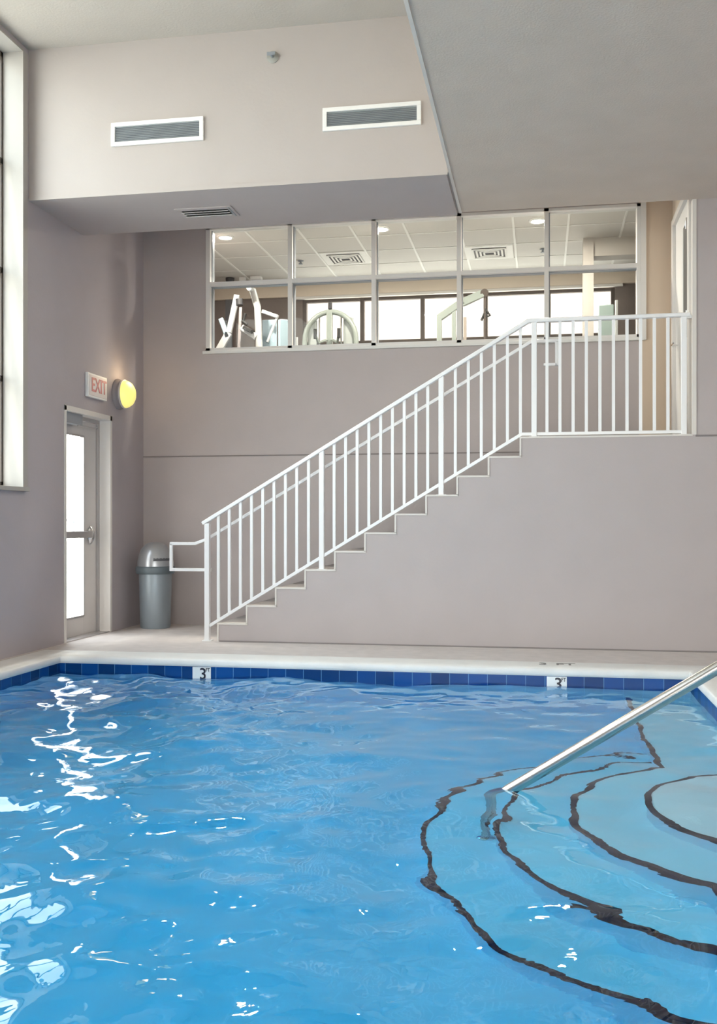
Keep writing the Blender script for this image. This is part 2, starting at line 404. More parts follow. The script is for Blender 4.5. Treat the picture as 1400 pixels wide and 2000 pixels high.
# stair wall: stepped face and the plain wall to the right up to the ceiling
RX0, RUN, RISE, NR = -3.084, .29, ZL/11, 11
prof = [(RX0, 0)]
for i in range(NR):
    prof.append((RX0+RUN*i, RISE*(i+1)))
    if i < NR-1: prof.append((RX0+RUN*(i+1), RISE*(i+1)))
stepped = prof[:]
b = MB().prism(prof+[(XC, ZL), (XC, 0)], 'XZ', YS, YS+.12)
b.box(XC, YS, 0, XR, YS+.12, ZS+.3)
struct('wall_stair', b, WALL, 'greige wall stepping up under the white stair railing')
st = root_struct('staircase', (-1.5, 10.05, 0), 'grey concrete stairs and landing rising behind the railing', 'staircase')
for i in range(NR-1):
    x0 = RX0+RUN*i
    MB().box(x0, YS+.12, 0, x0+RUN, YB, RISE*(i+1)).build('step', STAIRM, st)
MB().box(RX0+RUN*10, YS+.12, 0, XC, YB, ZL).build('landing', STAIRM, st)
# pale stepped edging along the wall top
b = MB(); w = .016
for i in range(NR):
    x = RX0+RUN*i; z = RISE*(i+1)
    b.box(x-.004, YS-.006, RISE*i, x+w-.004, YS+.10, z+.005)
    b.box(x+w-.004, YS-.006, z-w+.005, (x+RUN+w-.004) if i < NR-1 else XC-.02, YS+.10, z+.005)
struct('trim_3', b, TRIM, 'pale stepped edging along the stair wall', cat='edging')
struct('trim_4', MB().box(XC+.005, YS-.005, ZL-.018, XR, YS, ZL-.002), SEAM, 'dark joint line on the wall right of the landing', cat='joint')
struct('baseboard_stair', MB().box(RX0+.02, YS-.008, 0, XR, YS, .012), SEAM, 'dark joint where the stair wall meets the deck', cat='joint')
# bulkhead with the vents, soffit, lower ceiling, stairwell ceiling
YK = 8.22
struct('wall_bulkhead', MB().box(XL, YK, ZS, XD, YS, ZT), BULK, 'light beige bulkhead holding two wide grilles')
struct('ceiling_soffit', MB().box(XL, YK-.002, ZS-.02, XD-.03, YS+.002, ZS), WALL, 'grey soffit under the bulkhead')
struct('trim_5', MB().box(XL, YK-.012, ZS-.022, XD-.02, YK-.002, ZS+.012), BULK, 'pale lower edge bead of the bulkhead', cat='edging')
struct('ceiling_lower', MB().box(XD, YN, ZS, XR, YS, ZS+.25).box(XD, YN, ZS+.25, XD+.15, YS, ZT), CEIL, 'textured greige lower ceiling on the right')
struct('trim_6', MB().box(XD-.012, YN, ZS-.008, XD+.012, YS, ZS+.03), TRIM, 'pale edge strip along the lower ceiling', cat='edging')
struct('ceiling', MB().box(XL-.2, YN-.1, ZT, XD+.2, YS, ZT+.2), CEILT, 'high off white plaster ceiling on the left')
struct('ceiling_stairwell', MB().box(XL-.2, YS, ZW, XC+.4, YB+.1, ZW+.15), CEIL, 'ceiling over the stairwell')
struct('wall_stairwell', MB().box(XL, YS-.1, ZS+.01, XC+.3, YS-.005, ZW+.1), CEIL, 'inner face of the bulkhead above the stairs')

# landing side wall and its door
dy0, dy1, dz = 9.52, 10.60, 4.18
b = MB()
b.box(XC, YS+.12, 0, XC+.16, dy0, ZW); b.box(XC, dy1, ZL, XC+.16, YB, ZW); b.box(XC, dy0, dz, XC+.16, dy1, ZW); b.box(XC, dy0, 0, XC+.16, YB, ZL)
struct('wall_landing', b, CREAM, 'cream wall beside the landing holding a white door')
struct('trim_7', MB().box(XC-.022, YS-.008, ZL, XC+.012, YS+.06, ZS), TRIM, 'pale corner trim up the landing wall edge', cat='edging')
d = root_struct('door_2', (XC, 10.06, ZL), 'white door at the top of the stairs with a narrow dark pane', 'door')
f = MB(); f.box(XC-.035, dy0-.07, ZL, XC+.1, dy0+.02, dz+.07); f.box(XC-.035, dy1-.02, ZL, XC+.1, dy1+.07, dz+.07); f.box(XC-.035, dy0, dz, XC+.1, dy1, dz+.07)
f.build('door_frame', JAMB, d, .004)
leaf = MB(); a0, a1 = dy0+.02, dy1-.02; g0, g1 = 9.76, 10.06
leaf.box(XC+.0, a0, ZL+.01, XC+.04, g0, dz); leaf.box(XC, g1, ZL+.01, XC+.04, a1, dz); leaf.box(XC, g0, ZL+.01, XC+.04, g1, 2.9); leaf.box(XC, g0, 4.0, XC+.04, g1, dz)
lf = leaf.build('door_leaf', WHITEM, d)
MB().box(XC+.004, g0, 2.9, XC+.03, g1, 4.0).build('pane', DARK, lf)
MB().tube([(XC-.002, 10.5, 2.95), (XC-.05, 10.5, 2.95), (XC-.05, 10.38, 2.95)], .009).build('handle', CHROME, lf)
for z in (2.2, 3.05, 3.9): MB().tube([(XC-.04, dy0+.02, z-.05), (XC-.04, dy0+.02, z+.05)], .008).build('hinge', CHROME, d)

# ------------------------------------------------------------------ tall left window
w1 = root_struct('window_1', (XL-.13, 4.3, WZ0), 'tall dark framed window in the side wall at the photo edge', 'window')
XF = XL-.18
f = MB()
ys_ = [WY0+.03, 1.78, 3.05, 4.32, 5.59, 6.84, WY1-.02]
for y in ys_: f.box(XF-.05, y-.018, WZ0, XF+.01, y+.018, WZ1)
for z in (WZ0+.03, 2.42, 3.37, 4.33, WZ1-.03): f.box(XF-.05, WY0, z-.025, XF+.01, WY1, z+.025)
tag_part(f.build('window_frame', BROWN, w1), 'dark brown window frame with crossbars')
for i in range(6):
    MB().box(XF-.022, ys_[i], WZ0, XF-.016, ys_[i+1], WZ1).build('pane', GLASST, w1)
tr = MB()
tr.box(XF, WY1-.012, WZ0, XL+.022, WY1+.012, WZ1); tr.box(XF, WY0-.012, WZ0, XL+.022, WY0+.012, WZ1)
tr.box(XL, WY1, WZ0-.03, XL+.018, WY1+.075, WZ1)
tr.box(XF, WY0, WZ1-.012, XL+.02, WY1, WZ1+.01)
tr.build('jamb', WJAMB, w1)
MB().box(XF, WY0-.03, WZ0-.03, XL+.04, WY1+.075, WZ0+.008).build('window_sill', WJAMB, w1, .004)

# ------------------------------------------------------------------ glass exit door (side wall)
d1 = root_struct('door_1', (XL-.13, 9.43, 0), 'narrow glass exit door in the side wall under the exit sign', 'door')
f = MB()
f.box(XL-.26, DY1-.045, 0, XL+.006, DY1+.002, DZ); f.box(XL-.26, DY0, 0, XL+.006, DY0+.045, DZ); f.box(XL-.26, DY0, DZ-.05, XL+.006, DY1, DZ+.002)
f.build('door_frame', JAMB, d1, .003)
f = MB(); f.box(XL-.22, DY1-.075, 0, XL-.115, DY1-.045, DZ-.05); f.box(XL-.22, DY0+.045, 0, XL-.115, DY0+.075, DZ-.05); f.box(XL-.22, DY0+.075, DZ-.085, XL-.115, DY1-.075, DZ-.05)
f.build('door_stop', ALU, d1)
f = MB(); l0, l1 = DY0+.08, DY1-.08; xl0, xl1 = XL-.185, XL-.14; top = DZ-.09; gz0, gz1, gy0, gy1 = .20, 2.04, l0+.09, 9.60
f.box(xl0, l0, .01, xl1, gy0, top); f.box(xl0, gy1, .01, xl1, l1, top); f.box(xl0, gy0, .01, xl1, gy1, gz0); f.box(xl0, gy0, gz1, xl1, gy1, top)
lf = f.build('door_leaf', ALUL, d1, .003)
MB().box(xl0+.018, gy0, gz0, xl0+.026, gy1, gz1).build('pane', GLASS, lf)
f = MB()
for q in ((gy0-.012, gz0, gy0+.008, gz1), (gy1-.008, gz0, gy1+.012, gz1), (gy0, gz0-.012, gy1, gz0+.008), (gy0, gz1-.008, gy1, gz1+.012)):
    f.box(xl1, q[0], q[1], xl1+.006, q[2], q[3])
f.build('glazing_bead', ALU, lf)
pb = MB().box(xl1+.03, l0+.04, 1.0, xl1+.065, 9.68, 1.07).build('push_bar', ALU, d1, .008)
MB().box(xl1, l0+.03, .99, xl1+.05, l0+.08, 1.075).build('bar_bracket', ALU, pb)
k = MB().lathe([(0, 0), (.052, 0), (.058, .008), (.050, .022), (.03, .045), (.012, .055), (0, .055)], (xl1+.012, 9.72, 1.03), 'X')
k.v = [(x, y, 1.03+(z-1.03)*1.75) for x, y, z in k.v]
k.build('latch_case', CHROME, pb)
MB().box(XL-.12, 9.0, 2.20-.07, XL-.035, 9.36, 2.275-.01).build('door_closer', GREYM, d1, .006)
MB().tube([(XL-.06, 9.30, 2.13), (XL-.04, 9.62, 2.125), (XL-.12, 9.87, 2.16)], .009).build('closer_arm', ALU, d1)
MB().box(XL-.26, DY0+.05, 0, XL, DY1-.05, .012).build('threshold', ALU, d1)

# ------------------------------------------------------------------ exit sign and wall lamp
s = thing('exit_sign', (XL, 9.56, 2.42), 'white exit sign with faded red letters above the glass door', 'sign')
MB().box(XL+.0, 9.337, 2.42, XL+.035, 9.778, 2.665).build('housing', WHITEM, s, .006)
MB().box(XL+.035, 9.36, 2.44, XL+.039, 9.755, 2.645).build('sign_face', SIGNW, s)
text('lettering', 'EXIT', .20, (XL+.041, 9.575, 2.543), (math.pi/2, 0, math.pi/2), REDL, s, .0015, sx=.86, label='faded red EXIT letters')
s = thing('wall_lamp', (XL, 10.13, 2.54), 'round glowing yellow wall lamp beside the exit sign', 'wall lamp')
MB().lathe([(0, 0), (.165, 0), (.168, .012), (.16, .03), (.145, .045), (.145, .075), (0, .075)], (XL, 10.13, 2.54), 'X').build('lamp_base', mat('lamp_base', (.30, .27, .28), .5), s)
MB().lathe([(.142, 0), (.148, .012), (.142, .04), (.12, .075), (.085, .10), (.045, .115), (0, .12)], (XL+.072, 10.13, 2.54), 'X').build('lamp_glass', LAMPY, s)
MB().lathe([(.146, 0), (.155, 0), (.155, .018), (.146, .018), (.146, 0)], (XL+.068, 10.13, 2.54), 'X').build('rim', ALUL, s)
light('lamp_light', 'POINT', (XL+.2, 10.13, 2.72), (0, 0, 0), 2.5, (1, .75, .45), .08)

# ------------------------------------------------------------------ trash can
tx, ty = -4.17, 10.42
s = thing('trash_can', (tx, ty, 0), 'grey round trash can with domed lid in the corner behind the railing', 'trash can')
MB().lathe([(0, 0), (.155, 0), (.165, .02), (.175, .45), (.18, .60), (0, .60)], (tx, ty, 0)).build('body', BIN, s)
MB().lathe([(.18, 0), (.20, .0), (.215, .02), (.215, .07), (.20, .085), (0, .085)], (tx, ty, .595)).build('rim', mat('trash_can_rim', (.12, .15, .17), .4), s)
dm = MB().lathe([(.198, 0), (.197, .04), (.185, .12), (.155, .19), (.11, .24), (.06, .265), (0, .272)], (tx, ty, .675)).build('lid', BINLID, s)
fl = MB()
n = 10; vs = []
for i in range(n+1):
    for j in range(n+1):
        a = math.radians(-75+70*j/n); ph = math.radians(14+48*i/n); r = .201
        vs.append((tx+r*math.cos(ph)*math.cos(a), ty+r*math.cos(ph)*math.sin(a), .675+.262*math.sin(ph)*1.04))
fs = [(i*(n+1)+j, i*(n+1)+j+1, (i+1)*(n+1)+j+1, (i+1)*(n+1)+j) for i in range(n) for j in range(n)]
fo = fl.add(vs, fs).build('flap', mat('bin_flap', (.09, .09, .10), .6), dm)
sm = fo.modifiers.new('thick', 'SOLIDIFY'); sm.thickness = .004

# ------------------------------------------------------------------ stair railing
YR = 9.345
r = thing('stair_railing', (-1, YR, 0), 'white steel guard railing climbing the stairs and edging the landing', 'railing')
posts = [(-3.203, 0, 1.150), (-2.058, RISE*4, 1.85), (-.913, RISE*8, 2.525), (-.056, ZL, 3.01), (1.267, ZL, 3.01)]
for x, z0, z1 in posts:
    p = MB().box(x-.024, YR-.024, z0, x+.024, YR+.024, z1).build('post', WHITE, r, .003)
    MB().box(x-.045, YR-.035, z0, x+.045, YR+.045, z0+.008).build('base_plate', WHITE, p)
zt = lambda x: 1.175+(x+3.203)*(3.03-1.19)/(3.203-.116) if x < -.116 else 3.02
zb = lambda x: .135+(x+3.203)*(1.974-.135)/(3.203-.17) if x < -.17 else 1.972
def railing_bar(ys, pts, w, d):
    """bent rectangular bar through (x, z) points"""
    P = [Vector((x, 0, z)) for x, z in pts]; vs = []
    for i, p in enumerate(P):
        t = (P[min(i+1, len(P)-1)]-P[max(i-1, 0)])
        if 0 < i < len(P)-1: t = (P[i+1]-p).normalized()+(p-P[i-1]).normalized()
        t.normalize(); n_ = Vector((-t.z, 0, t.x))
        k = 1
        if 0 < i < len(P)-1: k = 1/max(.5, n_.dot(Vector((-(P[i+1]-p).normalized().z, 0, (P[i+1]-p).normalized().x))))
        for a, c in ((-1, -1), (1, -1), (1, 1), (-1, 1)):
            q = p+n_*c*d/2*k; vs.append((q.x, ys+a*w/2, q.z))
    fs = [(0, 1, 2, 3), tuple(len(vs)-1-k for k in range(4))]
    for i in range(len(P)-1):
        for k in range(4): fs.append((i*4+k, i*4+(k+1) % 4, (i+1)*4+(k+1) % 4, (i+1)*4+k))
    return MB().add(vs, fs)
railing_bar(YR, [(-3.25, zt(-3.25)), (-.105, zt(-.117)+.002), (1.32, 3.02)], .062, .036).build('top_rail', WHITE, r, .006)
railing_bar(YR, [(-3.18, zb(-3.18)), (-.170, 1.972), (1.245, 1.972)], .032, .03).build('bottom_rail', WHITE, r, .003)
MB().bar((1.267, YR, 3.005), (XC, YR+.02, 3.005), .05, .03).build('wall_return', WHITE, r, .003)
bx = [-3.089, -2.979, -2.866, -2.754, -2.641, -2.529, -2.415, -2.303, -2.187, -1.936, -1.825, -1.713, -1.6, -1.487, -1.374, -1.262, -1.151, -1.04,
      -.781, -.660, -.540, -.420, -.300, -.181, .060, .177, .295, .413, .534, .654, .773, .892, 1.012, 1.130]
for x in bx:
    sl = .6 if x < -.13 else 0
    MB().box(x-.0135, YR-.0135, zb(x), x+.0135, YR+.0135, zt(x)-.005).build('baluster', WHITE, r)
YH = YR+.085
hz = lambda x: .985+(x+3.25)*.598
hp = [(-3.60, YH, .69), (-3.60, YH, .948), (-3.38, YH, .948), (-3.28, YH, hz(-3.25)), (-.02, YH, 2.845), (.14, YH, 2.845), (.14, YH, 2.625), (.04, YH, 2.625)]
h1 = railing_bar(YH, [(-3.62, .948), (-3.36, .948), (-3.24, hz(-3.24)), (-.08, 2.862-.02), (.165, 2.842)], .03, .03)
h1.box(-3.622, YH-.015, .675, -3.592, YH+.015, .948); h1.box(-3.60, YH-.015, .675, -3.19, YH+.015, .705)
h1.box(.135, YH-.015, 2.61, .165, YH+.015, 2.84); h1.box(.03, YH-.015, 2.61, .15, YH+.015, 2.635)
h1.build('handrail', WHITE, r, .004)
MB().box(-3.215, YR, .675, -3.19, YH, .705).build('bracket', WHITE, r)
for x in (-2.058, -.913): MB().bar((x+.01, YR, hz(x)-.05), (x+.01, YH, hz(x)), .014, .014).build('bracket', WHITE, r)

# ------------------------------------------------------------------ pool handrail
s = thing('pool_handrail', (-.17, 4.93, -.9), 'brushed steel pool handrail slanting out of the water at right', 'handrail')
P0 = Vector((-.16, 4.93, -.16)); P1 = Vector((.784, 4.72, .497)); D = (P1-P0)
path = []
lo = P0-D*.10
path += [lo+Vector((0, 0, -.62)), lo+Vector((0, 0, -.12))]
for k in range(1, 7):
    t = k/6; A, B_, C_ = lo+Vector((0, 0, -.12)), lo, lo+D*.11
    path.append(A*(1-t)**2+B_*2*t*(1-t)+C_*t*t)
hi = P0+D*1.62
path += [P0+D*.5, hi]
e1 = hi+Vector((.12, -.02, .04)); e2 = hi+Vector((.34, -.05, .02))
path += [e1, hi+Vector((.24, -.03, .045)), e2, Vector((e2.x+.06, e2.y-.02, e2.z-.1)), Vector((e2.x+.06, e2.y-.02, .0))]
MB().tube(path, .029, 20).build('tube', STEEL, s)
MB().lathe([(.024, 0), (.055, 0), (.05, .014), (.03, .024), (.024, .024)], (lo.x, lo.y, -.90)).build('anchor_flange', CHROME, s)
MB().lathe([(.024, 0), (.055, 0), (.05, .014), (.03, .024), (.024, .024)], (path[-1].x, path[-1].y, .0)).build('anchor_flange', CHROME, s)

# ------------------------------------------------------------------ depth markers
def marker(x0, x1, lab):
    s = thing('depth_marker', ((x0+x1)/2, PY1-.008, -.20), lab, 'depth marker')
    MB().box(x0, PY1-.014, -.20, x1, PY1-.008, -.074).build('tile', TILEW, s, .001)
    c = (x0+x1)/2
    text('numeral', '3', .135, (c+.012, PY1-.0155, -.135), (math.pi/2, 0, 0), BLACKL, s, .001, label='bold dark figure 3')
    text('lettering', 'FT', .045, (x1-.026, PY1-.0155, -.098), (math.pi/2, 0, 0), BLACKL, s, .001, sx=.8)
marker(-2.915, -2.752, 'white depth tile reading 3 FT in the waterline, below the stair foot')
marker(.050, .208, 'white depth tile reading 3 FT in the waterline, near the right corner')
s = thing('deck_marking', (.13, 8.27, .004), 'faint dark 3 FT depth lettering on the coping near the right corner', 'marking')
text('numeral', '3', .15, (.02, 8.27, .0055), (0, 0, 0), GREYL, s, .0008)
text('lettering', 'FT', .15, (.20, 8.27, .0055), (0, 0, 0), GREYL, s, .0008)

# ------------------------------------------------------------------ grilles, soffit diffuser, sprinkler
def grille(x0, x1, z0, z1, lab):
    s = thing('wall_vent', ((x0+x1)/2, YK, z0), lab, 'vent', 'wide grilles on the bulkhead'); t = .036
    f = MB(); y0, y1 = YK-.022, YK
    f.box(x0, y0, z0, x1, y1, z0+t); f.box(x0, y0, z1-t, x1, y1, z1); f.box(x0, y0, z0+t, x0+t, y1, z1-t); f.box(x1-t, y0, z0+t, x1, y1, z1-t)
    f.build('frame', WHITEM, s, .003)
    MB().box(x0+t, YK-.002, z0+t, x1-t, YK+.0, z1-t).build('backing', GREYM, s)
    l = MB(); z = z0+t+.006
    while z < z1-t-.004:
        l.add([(x0+t, YK-.016, z), (x1-t, YK-.016, z), (x1-t, YK-.003, z+.012), (x0+t, YK-.003, z+.012), (x0+t, YK-.016, z+.002), (x1-t, YK-.016, z+.002), (x1-t, YK-.003, z+.014), (x0+t, YK-.003, z+.014)],
              [(0, 1, 2, 3), (7, 6, 5, 4), (0, 4, 5, 1), (3, 2, 6, 7), (0, 3, 7, 4), (1, 5, 6, 2)]); z += .0145
    l.build('louvers', LOUV, s, smooth=False)
grille(-3.692, -2.848, 4.445, 4.65, 'white framed wide grille at the left of the bulkhead')
grille(-1.80, -.968, 4.445, 4.64, 'white framed wide grille at the right of the bulkhead')
s = thing('soffit_diffuser', (-3.0, 8.8, ZS-.03), 'slotted air diffuser on the grey soffit under the left grille', 'vent')
f = MB(); f.box(-3.29, 8.66, ZS-.030, -2.75, 8.72, ZS-.02); f.box(-3.29, 8.90, ZS-.030, -2.75, 8.95, ZS-.02); f.box(-3.29, 8.72, ZS-.030, -3.24, 8.90, ZS-.02); f.box(-2.80, 8.72, ZS-.030, -2.75, 8.90, ZS-.02)
f.build('frame', WALL, s, .002)
f = MB()
for y in (8.73, 8.79, 8.85): f.add([(-3.24, y, ZS-.045), (-2.80, y, ZS-.045), (-2.80, y+.045, ZS-.022), (-3.24, y+.045, ZS-.022), (-3.24, y, ZS-.042), (-2.80, y, ZS-.042), (-2.80, y+.045, ZS-.019), (-3.24, y+.045, ZS-.019)],
              [(0, 1, 2, 3), (7, 6, 5, 4), (0, 4, 5, 1), (3, 2, 6, 7), (0, 3, 7, 4), (1, 5, 6, 2)])
f.build('blades', WHITEM, s, smooth=False)
MB().box(-3.24, 8.72, ZS-.0215, -2.80, 8.90, ZS-.020).build('dark_slot', DARK, s)
MB().box(-2.79, 8.68, ZS-.034, -2.775, 8.93, ZS-.030).build('end_slot', GREYM, s)
s = thing('sprinkler_head', (-2.243, YK, 5.11), 'small dark sidewall sprinkler high on the bulkhead', 'sprinkler')
MB().lathe([(0, 0), (.05, 0), (.052, -.008), (.03, -.018), (0, -.018)], (-2.235, YK, 5.11), 'Y').build('escutcheon', mat('escutcheon', (.33, .32, .29), .5), s)
MB().tube([(-2.235, YK-.016, 5.11), (-2.235, YK-.06, 5.11)], .013).build('nozzle', GREYM, s)
MB().box(-2.27, YK-.068, 5.10, -2.20, YK-.062, 5.128).build('deflector', GREYM, s)

# ------------------------------------------------------------------ gym window band
w2 = root_struct('window_2', ((GX[0]+GX[-1])/2, YB, GZ0), 'band of interior windows looking up into the gym', 'window')
f = MB(); yo, yi = YB-.02, YB+.12; t = .024
for x in GX: f.box(x-t, yo, GZ0, x+t, yi, GZ1)
f.box(GX[0], yo+.004, GZM-.022, GX[-1], yi-.004, GZM+.022); f.box(GX[0]-t, yo, GZ0, GX[-1]+t, yi, GZ0+.03); f.box(GX[0]-t, yo, GZ1-.03, GX[-1]+t, yi, GZ1)
f.build('window_frame', mat('interior_window_frame', (.72, .70, .68), .5), w2)
MB().box(GX[-1]+t-.01, YB-.03, GZ0-.03, GX[-1]+t+.045, YB+.0, GZ1+.2).build('end_casing', JAMB, w2)
f = MB()
for x in GX[:-1]: f.box(x+t, yo+.06, GZ0+.03, x+t+.012, yi-.01, GZ1)
f.box(GX[0]+t, yo+.05, GZM-.032, GX[-1]-t, yi-.02, GZM-.022)
f.build('gasket', GREYM, w2)
MB().box(GX[0]-.06, YB-.035, GZ0-.035, GX[-1]+.05, YB+.0, GZ0+.0).build('window_sill', mat('interior_sill', (.72, .71, .69), .5), w2, .003)
for i in range(5):
    MB().box(GX[i]+t, YB+.05, GZ0+.03, GX[i+1]-t, YB+.056, GZM-.022).build('pane', GLASS, w2)
    MB().box(GX[i]+t, YB+.05, GZM+.022, GX[i+1]-t, YB+.056, GZ1-.03).build('pane', GLASS, w2)

# ------------------------------------------------------------------ gym room
ZG, YG = 4.525, 13.6
gx0, gx1 = -4.75, 3.0
struct('floor_gym', MB().box(gx0, YB+.15, ZL-.2, gx1, YG, ZL), GYMF, 'dark rubber floor of the gym behind the windows')
struct('ceiling_gym', MB().box(gx0, YB+.15, ZG, gx1, YG+.2, ZG+.1), TILEC, 'cream tiled suspended ceiling in the gym')
g = MB(); X = -.30; xs = [X+.61*k for k in range(-9, 6)]
for x in xs: g.box(x-.0125, YB+.15, ZG-.008, x+.0125, YG, ZG-.001)
y = 11.55
for k in range(-1, 4): g.box(gx0, y+.635*k-.008, ZG-.007, gx1, y+.635*k+.008, ZG-.001)
struct('trim_8', g, TGRID, 'white grid bars of the gym ceiling', cat='ceiling grid')
b = MB(); VX0, VX1, VZ0, VZ1 = -3.27, .97, 2.75, 4.27
b.box(gx0, YG, ZL, VX0, YG+.2, 4.33); b.box(VX1, YG, ZL, gx1, YG+.2, 4.33); b.box(VX0, YG, ZL, VX1, YG+.2, VZ0)
struct('wall_gym_back', b, TAUPE, 'dark taupe lower wall around the far gym windows')
struct('wall_gym_bulkhead', MB().box(gx0, YG-.06, 4.31, gx1, YG+.2, ZG), CREAM, 'cream bulkhead above the far gym windows')
struct('wall_gym_left', MB().box(gx0-.15, YB+.15, ZL, gx0, YG+.2, ZG), TAUPE, 'side wall of the gym')
struct('wall_gym_right', MB().box(gx1, YB+.15, ZL, gx1+.15, YG+.2, ZG), TAUPE, 'dark side wall of the gym at right')
struct('wall_gym_front', MB().box(XC+.4, YB+.0, ZL, gx1, YB+.15, ZG), CREAM, 'gym wall beyond the window band')
w4 = root_struct('window_4', ((VX0+VX1)/2, YG+.06, VZ0), 'far brown framed gym windows onto the bright facade', 'window')
f = MB()
for x in (VX0+.02, -2.43, -1.59, -.73, .11, VX1-.02): f.box(x-.027, YG+.02, VZ0, x+.027, YG+.1, VZ1)
for z in (VZ0+.02, 3.66, VZ1-.012): f.box(VX0, YG+.03, z-.022, VX1, YG+.09, z+.022)
f.build('window_frame', BROWN, w4)
xx = (VX0, -2.43, -1.59, -.73, .11, VX1)
for i in range(5): MB().box(xx[i]+.01, YG+.055, VZ0, xx[i+1]-.01, YG+.06, VZ1).build('pane', GLASS, w4)
MB().box(VX0-.1, YG-.05, 4.275, VX1+.1, YG+.0, 4.31).build('head_shelf', JAMB, w4)
# cream column and beam in the gym
struct('trim_9', MB().box(.50, 12.1, ZL, .62, 12.35, ZG).box(.62, 12.12, 4.31, 2.6, 12.34, ZG), mat('column_paint', (.52, .48, .44), .7), 'greige column and beam inside the gym at right', cat='column')

# downlights
LB = None
for i, (x, y, lab) in enumerate(((-3.648, 11.29, 'glowing gym downlight behind the first upper pane at left'), (-1.787, 11.29, 'brightest gym downlight, behind the third upper pane'), (-.028, 11.30, 'gym downlight half hidden by the mullion above the landing'))):
    s = thing('downlight', (x, y, ZG-.02), lab, 'ceiling light', 'gym downlights')
    MB().lathe([(.075, 0), (.10, 0), (.098, .012), (.075, .016), (.075, 0)], (x, y, ZG-.001), '-Z').build('trim_ring', TGRID, s)
    MB().lathe([(0, 0), (.074, 0), (.07, .006), (0, .012)], (x, y, ZG-.002), '-Z').build('lens', LED, s)
    light('downlight_glow', 'AREA', (x, y, ZG-.02), (0, 0, 0), 60, (1, .90, .78), .15).data.shape = 'DISK'
def ceil_vent(x, y, lab):
    s = thing('ceiling_diffuser', (x, y, ZG-.02), lab, 'vent', 'gym ceiling diffusers'); w = .29
    MB().box(x-w, y-w, ZG-.012, x+w, y+w, ZG-.002).build('panel', TGRID, s)
    f = MB()
    for k in range(4):
        q = .20-.045*k
        for a in (-1, 1):
            f.bar((x-q, y+a*q, ZG-.024), (x+q, y+a*q, ZG-.024), .022, .006); f.bar((x+a*q, y-q, ZG-.024), (x+a*q, y+q, ZG-.024), .022, .006)
    f.build('blades', TGRID, s)
    MB().box(x-.21, y-.21, ZG-.0145, x+.21, y+.21, ZG-.0125).build('throat', DARK, s)
ceil_vent(-2.43, 12.45, 'square ceiling diffuser behind the second upper pane of the gym')
ceil_vent(-.62, 12.5, 'square ceiling diffuser behind the fourth upper pane of the gym')
for x, y, lab in ((-3.03, 12.49, 'tiny dark ceiling sprinkler left of a diffuser in the gym'), (.031, 12.49, 'tiny dark ceiling sprinkler beside the mullion over the landing')):
    s = thing('ceiling_sprinkler', (x, y, ZG-.05), lab, 'sprinkler')
    MB().lathe([(0, 0), (.04, 0), (.036, .008), (.012, .012), (.012, .035), (.028, .038), (.028, .044), (0, .044)], (x, y, ZG-.002), '-Z').build('head', GREYM, s)
s = thing('security_camera', (-4.2, 13.2, ZG-.1), 'dark dome camera on the gym ceiling above the left machine', 'camera')
MB().lathe([(0, 0), (.06, 0), (.06, .03), (.05, .055), (.03, .075), (0, .085)], (-4.2, 13.2, ZG-.002), '-Z').build('dome', DARK, s)
MB().box(-4.06, 13.17, ZG-.05, -3.98, 13.23, ZG-.002).build('bracket', WHITEM, s)
MB().box(-3.9, 13.15, ZG-.04, -3.75, 13.25, ZG-.002).build('junction_box', WHITEM, s)

# ------------------------------------------------------------------ gym machines
def plate_frame(b, pts, w=.07, d=.07):
    for a, c in zip(pts[:-1], pts[1:]): b.bar(a, c, w, d)
    return b
# arch-framed strength machine
Y0 = 12.3
s = thing('strength_machine', (-2.6, Y0, ZL), 'grey arched strength machine seen through the second lower pane', 'exercise machine')
pts = [(-2.93, Y0, ZL), (-2.93, Y0, 3.45)]+[(-2.6-.33*math.cos(math.radians(a)), Y0, 3.45+.36*math.sin(math.radians(a))) for a in range(12, 170, 12)]+[(-2.27, Y0, 3.45), (-2.27, Y0, ZL)]
MB().tube(pts, .033, 12).build('arch_frame', MACH, s)
for x in (-2.74, -2.46): MB().tube([(x, Y0, ZL), (x, Y0, 3.78)], .012, 10).build('guide_rod', CHROME, s)
MB().box(-2.64, Y0-.05, ZL, -2.57, Y0+.03, 3.80).build('center_post', MACH, s, .006)
MB().box(-2.90, Y0+.03, 3.25, -2.78, Y0+.06, 3.72).build('side_shroud', mat('shroud', (.40, .43, .42), .5), s, .01)
MB().box(-2.44, Y0+.03, 3.25, -2.31, Y0+.06, 3.74).build('side_shroud', MATS['shroud'], s, .01)
st_ = MB()
for k in range(14): st_.box(-2.76, Y0-.06, 2.1+k*.062, -2.45, Y0+.06, 2.1+k*.062+.055)
st_.build('weight_stack', DARK, s)
for a in (-1, 1):
    arm = MB().tube([(-2.6+a*.03, Y0-.06, 3.45), (-2.6+a*.12, Y0-.14, 3.40), (-2.6+a*.15, Y0-.2, 3.50)], .018, 10).build('press_arm', MACH, s)
    MB().tube([(-2.6+a*.15, Y0-.2, 3.44), (-2.6+a*.15, Y0-.2, 3.56)], .021, 10).build('grip', PADB, arm)
MB().box(-2.75, Y0-.5, 2.35, -2.45, Y0-.1, 2.42).build('seat', PADB, s, .02)
MB().bar((-2.6, Y0-.45, ZL), (-2.6, Y0-.45, 2.36), .07, .07).build('seat_post', MACH, s)
MB().box(-2.95, Y0-.6, ZL, -2.25, Y0+.08, ZL+.06).build('base', MACH, s, .01)
MB().box(-2.625, Y0-.03, 3.84, -2.575, Y0+.01, 3.93).build('pulley_housing', DARK, s, .01)
